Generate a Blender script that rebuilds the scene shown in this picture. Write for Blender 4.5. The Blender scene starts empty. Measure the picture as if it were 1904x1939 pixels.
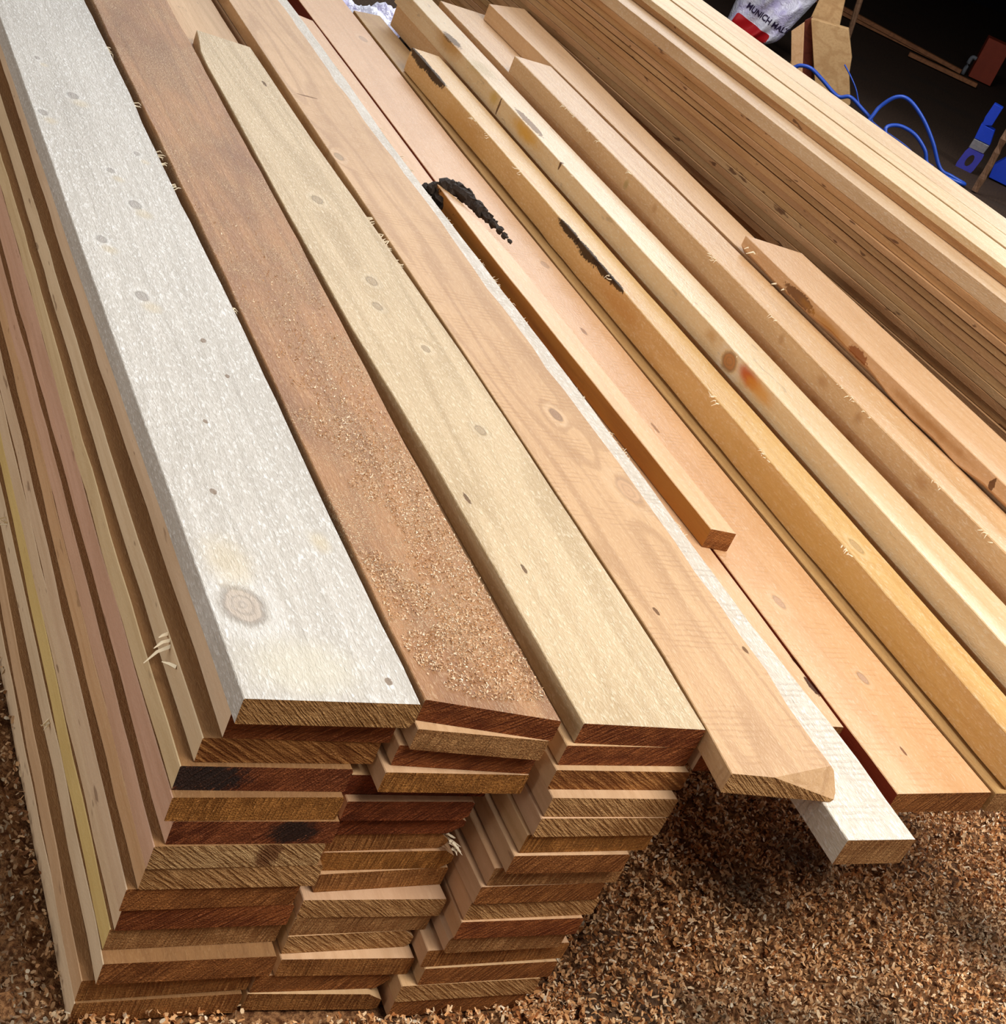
import bpy, math, random
import numpy as np
from mathutils import Vector, Matrix

S = bpy.context.scene
COL = S.collection

# ------------------------------------------------------------------ camera
cam = bpy.data.cameras.new('camera')
camo = bpy.data.objects.new('camera', cam)
COL.objects.link(camo)
camo.matrix_world = Matrix(((0.858308, -0.096969, -0.503889, -0.425759),
                            (-0.359972, 0.586029, -0.725941, -0.818143),
                            (0.365688, 0.804467, 0.468087, 1.077385),
                            (0.000000, 0.000000, 0.000000, 1.000000)))
cam.sensor_fit = 'AUTO'
cam.sensor_width = 36.0
cam.lens = 2911.23 / 1939.0 * 36.0
cam.clip_start = 0.02
cam.clip_end = 60
S.camera = camo

# ------------------------------------------------------------------ world, lights, exposure
S.view_settings.view_transform = 'Standard'
S.view_settings.look = 'None'
S.view_settings.gamma = 1.0
S.view_settings.use_curve_mapping = False
S.view_settings.exposure = 0.0

W = bpy.data.worlds.new('overcast_daylight')
S.world = W
W.use_nodes = True
bg = W.node_tree.nodes['Background']
bg.inputs['Color'].default_value = (0.93, 0.97, 1.0, 1)
bg.inputs['Strength'].default_value = 0.15


def area_light(name, loc, target, size, size_y, power, color):
    l = bpy.data.lights.new(name, 'AREA')
    l.shape = 'RECTANGLE'
    l.size, l.size_y, l.energy, l.color = size, size_y, power, color
    o = bpy.data.objects.new(name, l)
    COL.objects.link(o)
    o.location = loc
    o.rotation_euler = (Vector(target) - Vector(loc)).to_track_quat('-Z', 'Y').to_euler()
    return o


area_light('overhead_light', (0.95, -0.75, 2.6), (0.6, 0.1, 0.1), 1.3, 1.3, 82, (1.0, 0.95, 0.88))  # unseen area light overhead, placed to light the ground and board tops
area_light('left_fill_light', (-1.9, 0.7, 0.85), (0.0, 0.6, 0.15), 2.4, 1.1, 21, (1.0, 0.94, 0.86))  # added fill with no doorway behind it; brightens the stack's left faces
area_light('back_sheen_light', (1.9, 4.3, 2.3), (0.4, 0.5, 0.4), 2.6, 1.1, 88, (0.93, 0.96, 1.0))  # unseen source, added to put a sheen on the board tops
area_light('low_side_light', (4.4, 1.7, 1.85), (0.6, 0.5, 0.4), 2.8, 0.9, 138, (0.95, 0.97, 1.0))  # unseen low source, added so each board shades its left neighbour's top
area_light('sack_fill_light', (2.75, 3.3, 1.9), (3.5, 4.4, 0.15), 0.4, 0.4, 19, (0.95, 0.96, 1.0))  # added fill, no lamp modelled; brightens the malt sack

# ------------------------------------------------------------------ node helpers
class NT:
    def __init__(self, name):
        self.m = bpy.data.materials.new(name)
        self.m.use_nodes = True
        self.t = self.m.node_tree
        self.t.nodes.clear()
        self.out = self.n('ShaderNodeOutputMaterial')
        self.b = self.n('ShaderNodeBsdfPrincipled')
        self.l(self.b.outputs[0], self.out.inputs[0])

    def n(self, kind, **kw):
        x = self.t.nodes.new(kind)
        for k, v in kw.items():
            setattr(x, k, v)
        return x

    def l(self, a, b):
        self.t.links.new(a, b)

    def put(self, sock, v):
        if hasattr(v, 'links') or hasattr(v, 'is_output'):
            self.l(v, sock)
        else:
            sock.default_value = v

    def math(self, op, a, b=0.0, c=0.0, clamp=False):
        x = self.n('ShaderNodeMath', operation=op)
        x.use_clamp = clamp
        self.put(x.inputs[0], a)
        self.put(x.inputs[1], b)
        if op in ('MULTIPLY_ADD', 'SMOOTH_MIN', 'WRAP'):
            self.put(x.inputs[2], c)
        return x.outputs[0]

    def vmath(self, op, a, b=(0, 0, 0)):
        x = self.n('ShaderNodeVectorMath', operation=op)
        self.put(x.inputs[0], a)
        self.put(x.inputs[1], b)
        return x.outputs['Value'] if op in ('LENGTH', 'DOT_PRODUCT') else x.outputs[0]

    def noise(self, vec, scale=1.0, detail=4.0, rough=0.55, dist=0.0):
        x = self.n('ShaderNodeTexNoise')
        self.put(x.inputs['Vector'], vec)
        x.inputs['Scale'].default_value = scale
        x.inputs['Detail'].default_value = detail
        x.inputs['Roughness'].default_value = rough
        x.inputs['Distortion'].default_value = dist
        return x.outputs[0]

    def smooth(self, v, lo, hi, a=0.0, b=1.0):
        x = self.n('ShaderNodeMapRange', interpolation_type='SMOOTHSTEP')
        self.put(x.inputs[0], v)
        for i, q in enumerate((lo, hi, a, b)):
            x.inputs[i + 1].default_value = q
        return x.outputs[0]

    def mix(self, f, a, b, mode='MIX'):
        x = self.n('ShaderNodeMixRGB', blend_type=mode)
        self.put(x.inputs[0], f)
        for i, q in ((1, a), (2, b)):
            if isinstance(q, tuple):
                x.inputs[i].default_value = (*q[:3], 1)
            else:
                self.l(q, x.inputs[i])
        return x.outputs[0]

    def bump(self, h, strength, dist, normal=None):
        x = self.n('ShaderNodeBump')
        x.inputs['Strength'].default_value = strength
        x.inputs['Distance'].default_value = dist
        self.put(x.inputs['Height'], h)
        if normal is not None:
            self.l(normal, x.inputs['Normal'])
        return x.outputs[0]

    def coords(self):
        tc = self.n('ShaderNodeTexCoord')
        p = tc.outputs['Object']
        oi = self.n('ShaderNodeObjectInfo')
        r = oi.outputs['Random']
        cx = self.n('ShaderNodeCombineXYZ')
        self.l(self.math('MULTIPLY', r, 37.0), cx.inputs[0])
        self.l(self.math('MULTIPLY', r, 91.0), cx.inputs[1])
        self.l(self.math('MULTIPLY', r, 53.0), cx.inputs[2])
        return p, self.vmath('ADD', p, cx.outputs[0]), r

    def fin(self, color, rough, normal=None, spec=0.35):
        self.put(self.b.inputs['Base Color'], color)
        self.put(self.b.inputs['Roughness'], rough)
        self.b.inputs['Specular IOR Level'].default_value = spec
        if normal is not None:
            self.l(normal, self.b.inputs['Normal'])
        return self.m


def wood(name, c1, c2, c3, ring=0.5, streak=0.4, fuzz=0.25, bump=0.35, rough=0.6, saw=0.0, spots=(), blotch=0.3,
         dust=0.0, rings=9.0, vary=0.0, pits=0.0, spec=0.4):
    """Sawn softwood. c1 body, c2 grain, c3 raised pale fibres. Grain runs along local Y."""
    N = NT(name)
    p, q, rnd = N.coords()
    # knots bend the grain around them
    knots = [s for s in spots if s[4] == 'knot']
    bend = None
    ds = []
    for s in spots:
        d = N.vmath('LENGTH', N.vmath('DIVIDE', N.vmath('SUBTRACT', p, s[0]), s[1]))
        ds.append(d)
        if s[4] == 'knot':
            f = N.math('MULTIPLY', N.smooth(d, 0.2, 4.0, 1.0, 0.0), 0.10)
            bend = f if bend is None else N.math('ADD', bend, f)
    low = N.noise(N.vmath('MULTIPLY', q, (9.0, 0.75, 9.0)), 1.0, 2.0, 0.5)
    if bend is not None:
        low = N.math('ADD', low, bend)
    ph = N.math('SINE', N.math('MULTIPLY', low, rings * 6.283))
    ringf = N.smooth(ph, 0.1, 1.0)
    st = N.noise(N.vmath('MULTIPLY', q, (130.0, 2.5, 130.0)), 1.0, 4.0, 0.6)
    stf = N.smooth(st, 0.42, 0.7)
    bl = N.noise(N.vmath('MULTIPLY', q, (9.0, 4.0, 9.0)), 1.0, 3.0, 0.55)
    fz = N.noise(N.vmath('MULTIPLY', q, (420.0, 125.0, 420.0)), 1.0, 3.0, 0.65, .6)
    col = N.mix(N.math('MULTIPLY', stf, streak), c1, c2)
    col = N.mix(N.math('MULTIPLY', ringf, ring), col, c2)
    col = N.mix(N.math('MULTIPLY', N.smooth(bl, 0.4, 0.75), blotch), col, c2)
    if vary:
        hsv = N.n('ShaderNodeHueSaturation')
        N.put(hsv.inputs['Value'], N.math('MULTIPLY_ADD', rnd, vary, 1.0 - vary / 2))
        N.put(hsv.inputs['Saturation'], N.math('MULTIPLY_ADD', N.math('FRACT', N.math('MULTIPLY', rnd, 7.3)), vary, 1.0 - vary / 2))
        N.put(hsv.inputs['Hue'], N.math('MULTIPLY_ADD', N.math('FRACT', N.math('MULTIPLY', rnd, 13.7)), 0.012, 0.494))
        N.l(col, hsv.inputs['Color'])
        col = hsv.outputs[0]
    col = N.mix(N.math('MULTIPLY', N.smooth(fz, 0.5, 0.72), fuzz), col, c3)
    col = N.mix(N.math('MULTIPLY', N.smooth(fz, 0.47, 0.3), fuzz * 0.55), col, c2)
    h = N.math('MULTIPLY_ADD', st, 0.6, fz)
    if dust:
        dn = N.noise(q, 520.0, 2.0, 0.6)
        dl = N.noise(N.vmath('MULTIPLY', q, (14.0, 9.0, 14.0)), 1.0, 3.0, 0.6)
        df = N.math('MULTIPLY', N.smooth(dn, 0.52, 0.62), N.smooth(dl, 0.38, 0.62))
        col = N.mix(N.math('MULTIPLY', df, dust), col, c3)
        h = N.math('ADD', h, df)
    if saw:
        wv = N.n('ShaderNodeTexWave', wave_type='BANDS', bands_direction='Y')
        N.l(q, wv.inputs['Vector'])
        wv.inputs['Scale'].default_value = 38.0
        wv.inputs['Distortion'].default_value = 2.5
        wv.inputs['Detail'].default_value = 3.0
        wv.inputs['Detail Scale'].default_value = 2.0
        sf = N.math('MULTIPLY', N.smooth(wv.outputs[1], 0.55, 1.0), N.smooth(N.noise(q, 28.0, 2.0), 0.45, 0.62))
        col = N.mix(N.math('MULTIPLY', sf, saw), col, c2)
        h = N.math('SUBTRACT', h, N.math('MULTIPLY', sf, saw))
    if pits:
        pn = N.noise(N.vmath('MULTIPLY', q, (75.0, 20.0, 75.0)), 1.0, 2.0, 0.6)
        col = N.mix(N.math('MULTIPLY', N.smooth(pn, 0.66, 0.72), pits), col, (0.10, 0.03, 0.008))
    dull = None
    wob = N.math('MULTIPLY_ADD', N.noise(q, 60.0, 3.0), 0.5, -0.25)
    for s, d in zip(spots, ds):
        pos, r, c, strength, kind = s
        dw = N.math('ADD', d, wob)
        if kind == 'knot':
            rg = N.math('SINE', N.math('MULTIPLY', dw, 17.0))
            kc = N.mix(N.math('MULTIPLY', N.smooth(rg, -0.2, 1.0), .55), c, tuple(x * 0.6 for x in c))
            col = N.mix(N.math('MULTIPLY', N.smooth(dw, 0.75, 1.0, 1.0, 0.0), strength), col, kc)
            rim = N.math('MULTIPLY', N.smooth(dw, 0.7, 0.9), N.smooth(dw, 0.95, 1.15, 1.0, 0.0))
            col = N.mix(N.math('MULTIPLY', rim, strength * 0.55), col, tuple(x * 0.45 for x in c))
            halo = N.math('MULTIPLY', N.smooth(dw, 1.1, 1.35), N.smooth(dw, 1.4, 2.2, 1.0, 0.0))
            col = N.mix(N.math('MULTIPLY', halo, 0.25 * strength), col, c3)
        elif kind == 'stain':
            col = N.mix(N.math('MULTIPLY', N.smooth(dw, 0.2, 1.0, 1.0, 0.0), strength), col, c)
        else:
            edge = N.math('ADD', dw, N.math('MULTIPLY_ADD', N.noise(q, 220.0, 3.0), 0.9, -0.45))
            bf = N.math('MULTIPLY', N.smooth(edge, 0.75, 0.95, 1.0, 0.0), strength)
            col = N.mix(bf, col, c)
            dull = bf if dull is None else N.math('MAXIMUM', dull, bf)
    nrm = N.bump(h, bump, 0.0016)
    m = N.fin(col, rough, nrm, spec)
    if dull is not None:
        N.l(N.math('MULTIPLY_ADD', dull, -spec * .95, spec), N.b.inputs['Specular IOR Level'])
    return m


def endgrain(name, c1, c2, angle, freq=260.0, rough=0.85, patch=None, hatch=0.85, bump=1.0):
    """Rough cross cut: saw hatching at an angle over growth rings."""
    N = NT(name)
    p, q, rnd = N.coords()
    ca, sa = math.cos(angle), math.sin(angle)
    warp = N.math('MULTIPLY_ADD', N.noise(N.vmath('MULTIPLY', q, (90, 90, 90)), 1.0, 2.0), .0014, -.0007)
    u = N.math('ADD', N.vmath('DOT_PRODUCT', q, (ca, 0.0, sa)), warp)
    w = N.vmath('DOT_PRODUCT', q, (-sa, 0.0, ca))
    cx = N.n('ShaderNodeCombineXYZ')
    N.l(N.math('MULTIPLY', u, freq * 2.2), cx.inputs[0])
    N.l(N.math('MULTIPLY', w, freq * 0.16), cx.inputs[1])
    n1 = N.noise(cx.outputs[0], 1.0, 2.0, 0.5)
    hz = N.smooth(n1, 0.40, 0.60)
    fine = N.noise(N.vmath('MULTIPLY', q, (620, 620, 620)), 1.0, 2.0, 0.6)
    big = N.noise(N.vmath('MULTIPLY', q, (22, 22, 60)), 1.0, 3.0, 0.6)
    # growth rings: arcs about a far-off pith
    rr = N.vmath('LENGTH', N.vmath('SUBTRACT', N.vmath('MULTIPLY', p, (1.0, 0.0, 1.6)), (0.04, 0.0, 0.16)))
    ar = N.math('SINE', N.math('MULTIPLY', N.math('MULTIPLY_ADD', big, 0.014, rr), 1000.0))
    regional = N.smooth(N.noise(N.vmath('MULTIPLY', q, (16, 16, 16)), 1.0, 2.0), .35, .65, .35, 1.0)
    f = N.math('MULTIPLY', N.math('MULTIPLY', hz, hatch), regional)
    mid = tuple((a + b) * .5 for a, b in zip(c1, c2))
    col = N.mix(N.smooth(big, 0.38, 0.66), c1, mid)
    col = N.mix(N.math('MULTIPLY', N.smooth(ar, 0.2, 1.0), 0.35), col, c2)
    col = N.mix(f, col, c2)
    hi = tuple(min(1.0, x * 1.6 + 0.05) for x in c1)
    lit = N.math('MULTIPLY', N.smooth(fine, 0.52, 0.68), N.smooth(n1, 0.5, 0.36))
    col = N.mix(N.math('MULTIPLY', lit, .75), col, hi)
    if patch:
        d = N.vmath('LENGTH', N.vmath('DIVIDE', N.vmath('SUBTRACT', p, patch[0]), patch[1]))
        d = N.math('ADD', d, N.math('MULTIPLY_ADD', N.noise(q, 170.0, 3.0), 0.8, -0.4))
        d = N.math('ADD', d, N.math('MULTIPLY', lit, .5))
        col = N.mix(N.smooth(d, 0.6, 1.1, 0.9, 0.0), col, patch[2])
    h = N.math('SUBTRACT', N.math('MULTIPLY', fine, 0.5), N.math('MULTIPLY', n1, 1.2))
    return N.fin(col, rough, N.bump(h, bump, 0.004), 0.2)


def plain(name, color, rough=0.7, spec=0.3, noise=0.25, scale=30.0, bump=0.2):
    N = NT(name)
    p, q, rnd = N.coords()
    n = N.noise(q, scale, 4.0, 0.6)
    col = N.mix(N.math('MULTIPLY', N.smooth(n, 0.35, 0.7), noise), color, tuple(x * 0.5 for x in color))
    return N.fin(col, rough, N.bump(n, bump, 0.004), spec)


# ------------------------------------------------------------------ mesh helpers
def tag(o, label, cat, group=None, kind=None):
    o['label'] = label
    o['category'] = cat
    if group:
        o['group'] = group
    if kind:
        o['kind'] = kind
    return o


def mesh_obj(name, verts, faces, mats, parent=None, loc=(0, 0, 0), idx=None, smooth=False):
    me = bpy.data.meshes.new(name)
    me.from_pydata([tuple(v) for v in verts], [], faces)
    for m in mats:
        me.materials.append(m)
    if idx is not None:
        me.polygons.foreach_set('material_index', idx)
    if smooth:
        me.polygons.foreach_set('use_smooth', [True] * len(me.polygons))
    me.update()
    o = bpy.data.objects.new(name, me)
    COL.objects.link(o)
    o.location = loc
    if parent is not None:
        o.parent = parent
    return o


C0 = (0.0008, 0.0008)


def board(label, L, R, zt, th, mats, group=None, cham=(C0, C0, C0, C0), jit=0.0007, seed=0, name='sawn_board', rot=0.0,
          step=0.05, cat='board', bevel=(0.0, 0.0), wob=0.0, extra=()):
    """A sawn board. L, R: plan polylines of its left and right edge, near to far. cham: tl, tr, br, bl edge losses (dx, dz).
    bevel: how far the near / far cut leans (bottom further out than top)."""
    rg = random.Random(seed * 7919 + 13)
    L = sorted(L, key=lambda v: v[1])
    R = sorted(R, key=lambda v: v[1])
    ts = list(np.linspace(0, 1, max(2, int((L[-1][1] - L[0][1]) / step)) + 1))
    ln = L[-1][1] - L[0][1]
    if extra:
        ts = [0.0] + [e / ln for e in extra] + ts[1:]
    n = len(ts) - 1
    ox, oy = L[0]
    lx = [v[0] for v in L]; ly = [v[1] for v in L]
    rx = [v[0] for v in R]; ry = [v[1] for v in R]
    V = []
    ph = [rg.uniform(0, 6.28) for _ in range(8)]
    for i in range(n + 1):
        t = ts[i]
        yl = ly[0] + (ly[-1] - ly[0]) * t
        yr = ry[0] + (ry[-1] - ry[0]) * t
        xl = float(np.interp(yl, ly, lx)) - ox
        xr = float(np.interp(yr, ry, rx)) - ox
        yl -= oy; yr -= oy
        xl += jit * (rg.uniform(-.6, .6) + math.sin(yl * 5 + ph[0]))
        xr += jit * (rg.uniform(-.6, .6) + math.sin(yr * 6 + ph[1]))
        c = []
        for k, (dx, dz) in enumerate(cham):
            f = 1.0
            if dx > 0.002:
                f = max(0.25, 1 + 0.35 * math.sin(yl * 9 + ph[2 + k]) + rg.uniform(-.25, .25) + wob * rg.uniform(-1, 1))
            c.append((dx * f, dz * f))
        bl = bevel[0] if i == 0 else bevel[1] if i == n else 0.0
        sg = -1 if i == 0 else 1
        P = [(xl + c[0][0], yl, 0), (xr - c[1][0], yr, 0), (xr, yr, -c[1][1]), (xr, yr, -th + c[2][1]),
             (xr - c[2][0], yr, -th), (xl + c[3][0], yl, -th), (xl, yl, -th + c[3][1]), (xl, yl, -c[0][1])]
        for (x, y, z) in P:
            V.append((x, y + sg * bl * (-z / th), z))
    F = []
    for i in range(n):
        for k in range(8):
            a = i * 8 + k
            b = i * 8 + (k + 1) % 8
            F.append((a, b, b + 8, a + 8))
    F.append(tuple(range(7, -1, -1)))
    F.append(tuple(n * 8 + k for k in range(8)))
    # make all normals point out
    F = [tuple(reversed(f)) for f in F]
    ns = len(mats)
    idx = ([2 if ns == 3 else 0] + [0] * 5 + [3 if ns == 4 else 0, 0]) * n + [1, 1]
    o = mesh_obj(name, V, F, mats, loc=(ox, oy, zt), idx=idx)
    o.rotation_euler = (0, 0, rot)
    return tag(o, label, cat, group)


def local(pts, o):
    """World points to a board's local frame (boards here carry no rotation)."""
    return [(x - o[0], y - o[1], z - o[2]) for x, y, z in pts]


def tube(verts, faces, pts, rad, seg=8, cap=True):
    base = len(verts)
    pts = [Vector(p) for p in pts]
    n = len(pts)
    up = Vector((0, 0, 1))
    for i, p in enumerate(pts):
        d = (pts[min(i + 1, n - 1)] - pts[max(i - 1, 0)]).normalized()
        a = d.cross(up)
        if a.length < 1e-4:
            a = d.cross(Vector((1, 0, 0)))
        a.normalize()
        b = a.cross(d)
        r = rad[i] if isinstance(rad, (list, tuple)) else rad
        for k in range(seg):
            t = 6.2832 * k / seg
            verts.append(p + a * (math.cos(t) * r) + b * (math.sin(t) * r))
    for i in range(n - 1):
        for k in range(seg):
            a = base + i * seg + k
            b = base + i * seg + (k + 1) % seg
            faces.append((a, b, b + seg, a + seg))
    if cap:
        faces.append(tuple(base + k for k in range(seg - 1, -1, -1)))
        faces.append(tuple(base + (n - 1) * seg + k for k in range(seg)))


def spline(pts, n=8):
    P = [Vector(p) for p in pts]
    P = [P[0] * 2 - P[1]] + P + [P[-1] * 2 - P[-2]]
    out = []
    for i in range(1, len(P) - 2):
        for k in range(n):
            t = k / n
            a, b, c, d = P[i - 1], P[i], P[i + 1], P[i + 2]
            out.append(0.5 * ((2 * b) + (c - a) * t + (2 * a - 5 * b + 4 * c - d) * t * t + (3 * b - a - 3 * c + d) * t ** 3))
    out.append(P[-2])
    return out


def splinters(parent, places, mat, seed=1, size=0.008, n=4, side=(-1, 0, 0.2)):
    """Torn fibres standing off a sawn edge; one part of the board. places are in the board's own frame."""
    rg = random.Random(seed)
    V, F = [], []
    for (x, y, z) in places:
        for _ in range(n):
            p = Vector((x + rg.uniform(-.001, .001), y + rg.uniform(-.012, .012), z + rg.uniform(-.002, .0005)))
            d = Vector(side) + Vector((rg.uniform(-.5, .5), rg.uniform(-.9, .9), rg.uniform(-.5, .5)))
            d.normalize()
            s = size * rg.uniform(.4, 1.2)
            m = p + d * s * .5 + Vector((0, 0, rg.uniform(-.2, .3) * s))
            e = p + d * s + Vector((rg.uniform(-.2, .2) * s, rg.uniform(-.2, .2) * s, rg.uniform(-.4, .2) * s))
            tube(V, F, [p - d * 0.002, m, e], [size * .11, size * .08, size * .02], 4)
    o = mesh_obj('splinters', V, F, [mat], parent=parent)
    o['kind'] = 'stuff'
    return o


def box_verts(corners_front, back):
    """Closed prism from a planar polygon and a depth vector."""
    n = len(corners_front)
    A = [Vector(c) for c in corners_front]
    B = [a + Vector(back) for a in A]
    F = [tuple(range(n)), tuple(range(2 * n - 1, n - 1, -1))]
    for i in range(n):
        j = (i + 1) % n
        F.append((i, i + n, j + n, j))
    return A + B, F


# ------------------------------------------------------------------ materials
M = {}
E1o = (-0.002, 0.0, 0.36)
kn = []
for (x, y, z), r in zip([(0.058, 1.187, .36), (0.007, 1.102, .36), (0.027, 1.302, .36), (0.082, .87, .36), (0.115, 1.032, .36),
                         (0.068, .959, .36), (0.022, .757, .36), (0.044, .634, .36)],
                        (.0075, .006, .004, .0075, .004, .005, .006, .007)):
    kn.append(((x - E1o[0], y - E1o[1], 0.0), (r, r * 1.5, .02), (.36, .31, .27), .75, 'knot'))
    kn.append(((x - E1o[0] + .006, y - E1o[1] - .022, 0.0), (r * 2.2, r * 2.6, .02), (.58, .46, .27), .45, 'stain'))
kn.append(((0.028, .113, 0.0), (.0185, .026, .02), (.50, .41, .33), .85, 'knot'))
kn.append(((0.125, .212, 0.0), (.014, .022, .02), (.62, .50, .30), .5, 'stain'))
kn.append(((0.03, .17, 0.0), (.03, .05, .02), (.66, .54, .34), .45, 'stain'))
kn.append(((0.06, .04, 0.0), (.07, .05, .02), (.66, .60, .46), .55, 'stain'))
for x, y, r in ((.096, .556, .004), (.106, .488, .003), (.061, .394, .003), (.041, .274, .004), (.13, .027, .004)):
    kn.append(((x, y, 0.0), (r, r * 1.4, .02), (.22, .15, .10), .8, 'bark'))
M['grey'] = wood('weathered_pale_spruce', (.58, .535, .475), (.36, .32, .27), (.90, .89, .87), ring=.15, streak=.35, fuzz=.7, bump=1.0,
                 rough=.48, spots=kn, blotch=.25)
M['dusty'] = wood('brown_dusty_pine', (.42, .205, .08), (.20, .08, .028), (.82, .60, .36), ring=.35, streak=.4, fuzz=.3, bump=.8, rough=.55,
                  dust=.75, blotch=.8)
o3 = (.295, -.015, .36)
kn = []
for x, y, r in ((.357, 1.009, .008), (.363, .783, .007), (.348, .714, .006), (.384, .452, .006), (.38, .624, .005)):
    kn.append(((x - o3[0], y - o3[1], 0), (r, r * 1.6, .02), (.42, .30, .17), .8, 'knot'))
for x, y, r in ((.394, 1.437, .006), (.312, .311, .005), (.33, .2, .004)):
    kn.append(((x - o3[0], y - o3[1], 0), (r * .6, r * 2.2, .02), (.12, .06, .03), .85, 'bark'))
M['dustshade'] = wood('dusty_shaded_face', (.30, .15, .055), (.18, .08, .028), (.44, .26, .12), ring=.2, streak=.4, fuzz=.3, bump=.8, rough=.75)  # sawdust brown, with the shade of the stepped ledges painted in
M['cream'] = wood('cream_pine', (.62, .46, .27), (.40, .27, .13), (.90, .80, .60), ring=.45, streak=.45, fuzz=.5, bump=.9, rough=.5, spots=kn)
o4 = (.417, -.072, .36)
kn = [((.508 - o4[0], .513 - o4[1], 0), (.007, .014, .02), (.30, .16, .08), .85, 'knot'),
      ((.444 - o4[0], 1.192 - o4[1], 0), (.007, .013, .02), (.38, .25, .13), .8, 'knot'),
      ((.535 - o4[0], .365 - o4[1], 0), (.014, .026, .02), (.60, .36, .20), .5, 'knot'),
      ((.462 - o4[0], 1.428 - o4[1], 0), (.022, .003, .02), (.16, .07, .03), .8, 'bark'),
      ((.457 - o4[0], .15 - o4[1], 0), (.003, .007, .02), (.12, .05, .02), .85, 'bark'),
      ((.536 - o4[0], .098 - o4[1], 0), (.003, .006, .02), (.12, .05, .02), .85, 'bark')]
M['tan'] = wood('tan_pine', (.60, .365, .18), (.38, .20, .08), (.80, .60, .40), ring=.5, streak=.35, fuzz=.25, bump=.45, rough=.55, saw=.35, spots=kn,
                rings=12)
M['white'] = wood('white_rough_sapwood', (.68, .60, .49), (.42, .34, .25), (.96, .95, .93), ring=.1, streak=.3, fuzz=.65, bump=.9, rough=.4, spec=.6, saw=.35,
                  blotch=.2)
o5 = (.658, -.05, .3155)
kn = [((.699 - o5[0], .244 - o5[1], 0), (.006, .012, .02), (.50, .30, .20), .6, 'knot'),
      ((.735 - o5[0], .121 - o5[1], 0), (.005, .01, .02), (.55, .36, .26), .7, 'knot'),
      ((.71 - o5[0], .009 - o5[1], 0), (.002, .008, .02), (.2, .08, .04), .9, 'bark'),
      ((.763 - o5[0], 2.0 - o5[1], 0), (.008, .016, .02), (.50, .28, .16), .6, 'knot'),
      ((.76 - o5[0], 1.06 - o5[1], 0), (.006, .012, .02), (.50, .28, .16), .6, 'knot'),
      ((.73 - o5[0], .85 - o5[1], 0), (.004, .012, .02), (.25, .1, .04), .7, 'bark'),
      ((.72 - o5[0], .6 - o5[1], 0), (.003, .014, .02), (.25, .1, .04), .7, 'bark')]
M['peach'] = wood('peach_larch', (.76, .44, .22), (.56, .27, .10), (.92, .74, .54), ring=.22, streak=.25, fuzz=.35, bump=.55, rough=.42, spec=.55, saw=.3, spots=kn,
                  rings=6)
M['peach2'] = wood('peach_larch_plain', (.76, .46, .23), (.55, .28, .11), (.92, .74, .54), ring=.25, streak=.3, fuzz=.3, bump=.4, rough=.42, spec=.55, pits=.15,
                   rings=7, vary=.12)
o6 = (.80, -.045, .364)
kn = []
for y, rz, ry in ((1.80, .016, .07), (1.72, .014, .06), (1.10, .010, .05), (1.03, .014, .055), (.97, .010, .05), (.93, .006, .03)):
    kn.append(((-.001, y - o6[1], -.002), (.007, ry, rz), (.045, .025, .015), .95, 'bark'))
kn.append(((.02, .3 - o6[1], 0), (.006, .014, .01), (.55, .36, .18), .7, 'knot'))
kn.append(((0, 1.55 - o6[1], -.03), (.008, .16, .03), (.60, .30, .05), .5, 'stain'))
kn.append(((0, .9 - o6[1], -.02), (.008, .1, .02), (.55, .24, .04), .55, 'stain'))
kn.append(((0, .3 - o6[1], -.025), (.008, .5, .03), (.62, .36, .06), .4, 'stain'))
M['baton'] = wood('waney_pine_baton', (.76, .48, .19), (.56, .28, .075), (.95, .84, .62), ring=.25, streak=.3, fuzz=.4, bump=.5, rough=.38, spec=.6, spots=kn)
M['redside'] = wood('deep_red_edge', (.34, .045, .014), (.20, .02, .006), (.44, .10, .035), ring=.2, streak=.4, fuzz=.1, bump=.3, rough=.65)  # deep red for a board's left face
M['orangeside'] = wood('deep_orange_edge', (.60, .235, .035), (.40, .12, .015), (.72, .36, .08), ring=.3, streak=.4, fuzz=.1, bump=.3, rough=.6,  # deep orange for the batten's left face
                       spots=[((0, .88, -.012), (.02, .035, .03), (.03, .012, .006), .95, 'bark'), ((0, .80, -.010), (.02, .012, .006), (.06, .02, .01), .9, 'bark')])  # far-end spots: bark, with the shadow hole there painted in
M['batten'] = wood('batten_larch', (.76, .46, .23), (.55, .28, .11), (.92, .74, .54), ring=.25, streak=.3, fuzz=.3, bump=.4, rough=.42, spec=.55,
                   spots=[((.0, .885, 0), (.012, .03, .03), (.03, .015, .008), .95, 'bark')])  # far-end spot: bark plus the painted shade of the hollow
M['split'] = wood('split_thin_larch', (.76, .46, .25), (.55, .28, .11), (.92, .74, .54), ring=.25, streak=.3, fuzz=.3, bump=.4, rough=.45,
                  spots=[((.030, .060, 0), (.005, .016, .03), (.05, .015, .006), .95, 'bark'), ((.033, .10, 0), (.003, .012, .03), (.08, .03, .01), .9, 'bark')])
M['mustard'] = wood('mustard_pine', (.52, .31, .12), (.32, .16, .05), (.80, .60, .30), ring=.3, streak=.35, fuzz=.2, bump=.4, rough=.55)
o7 = (.864, -.05, .397)
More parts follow.
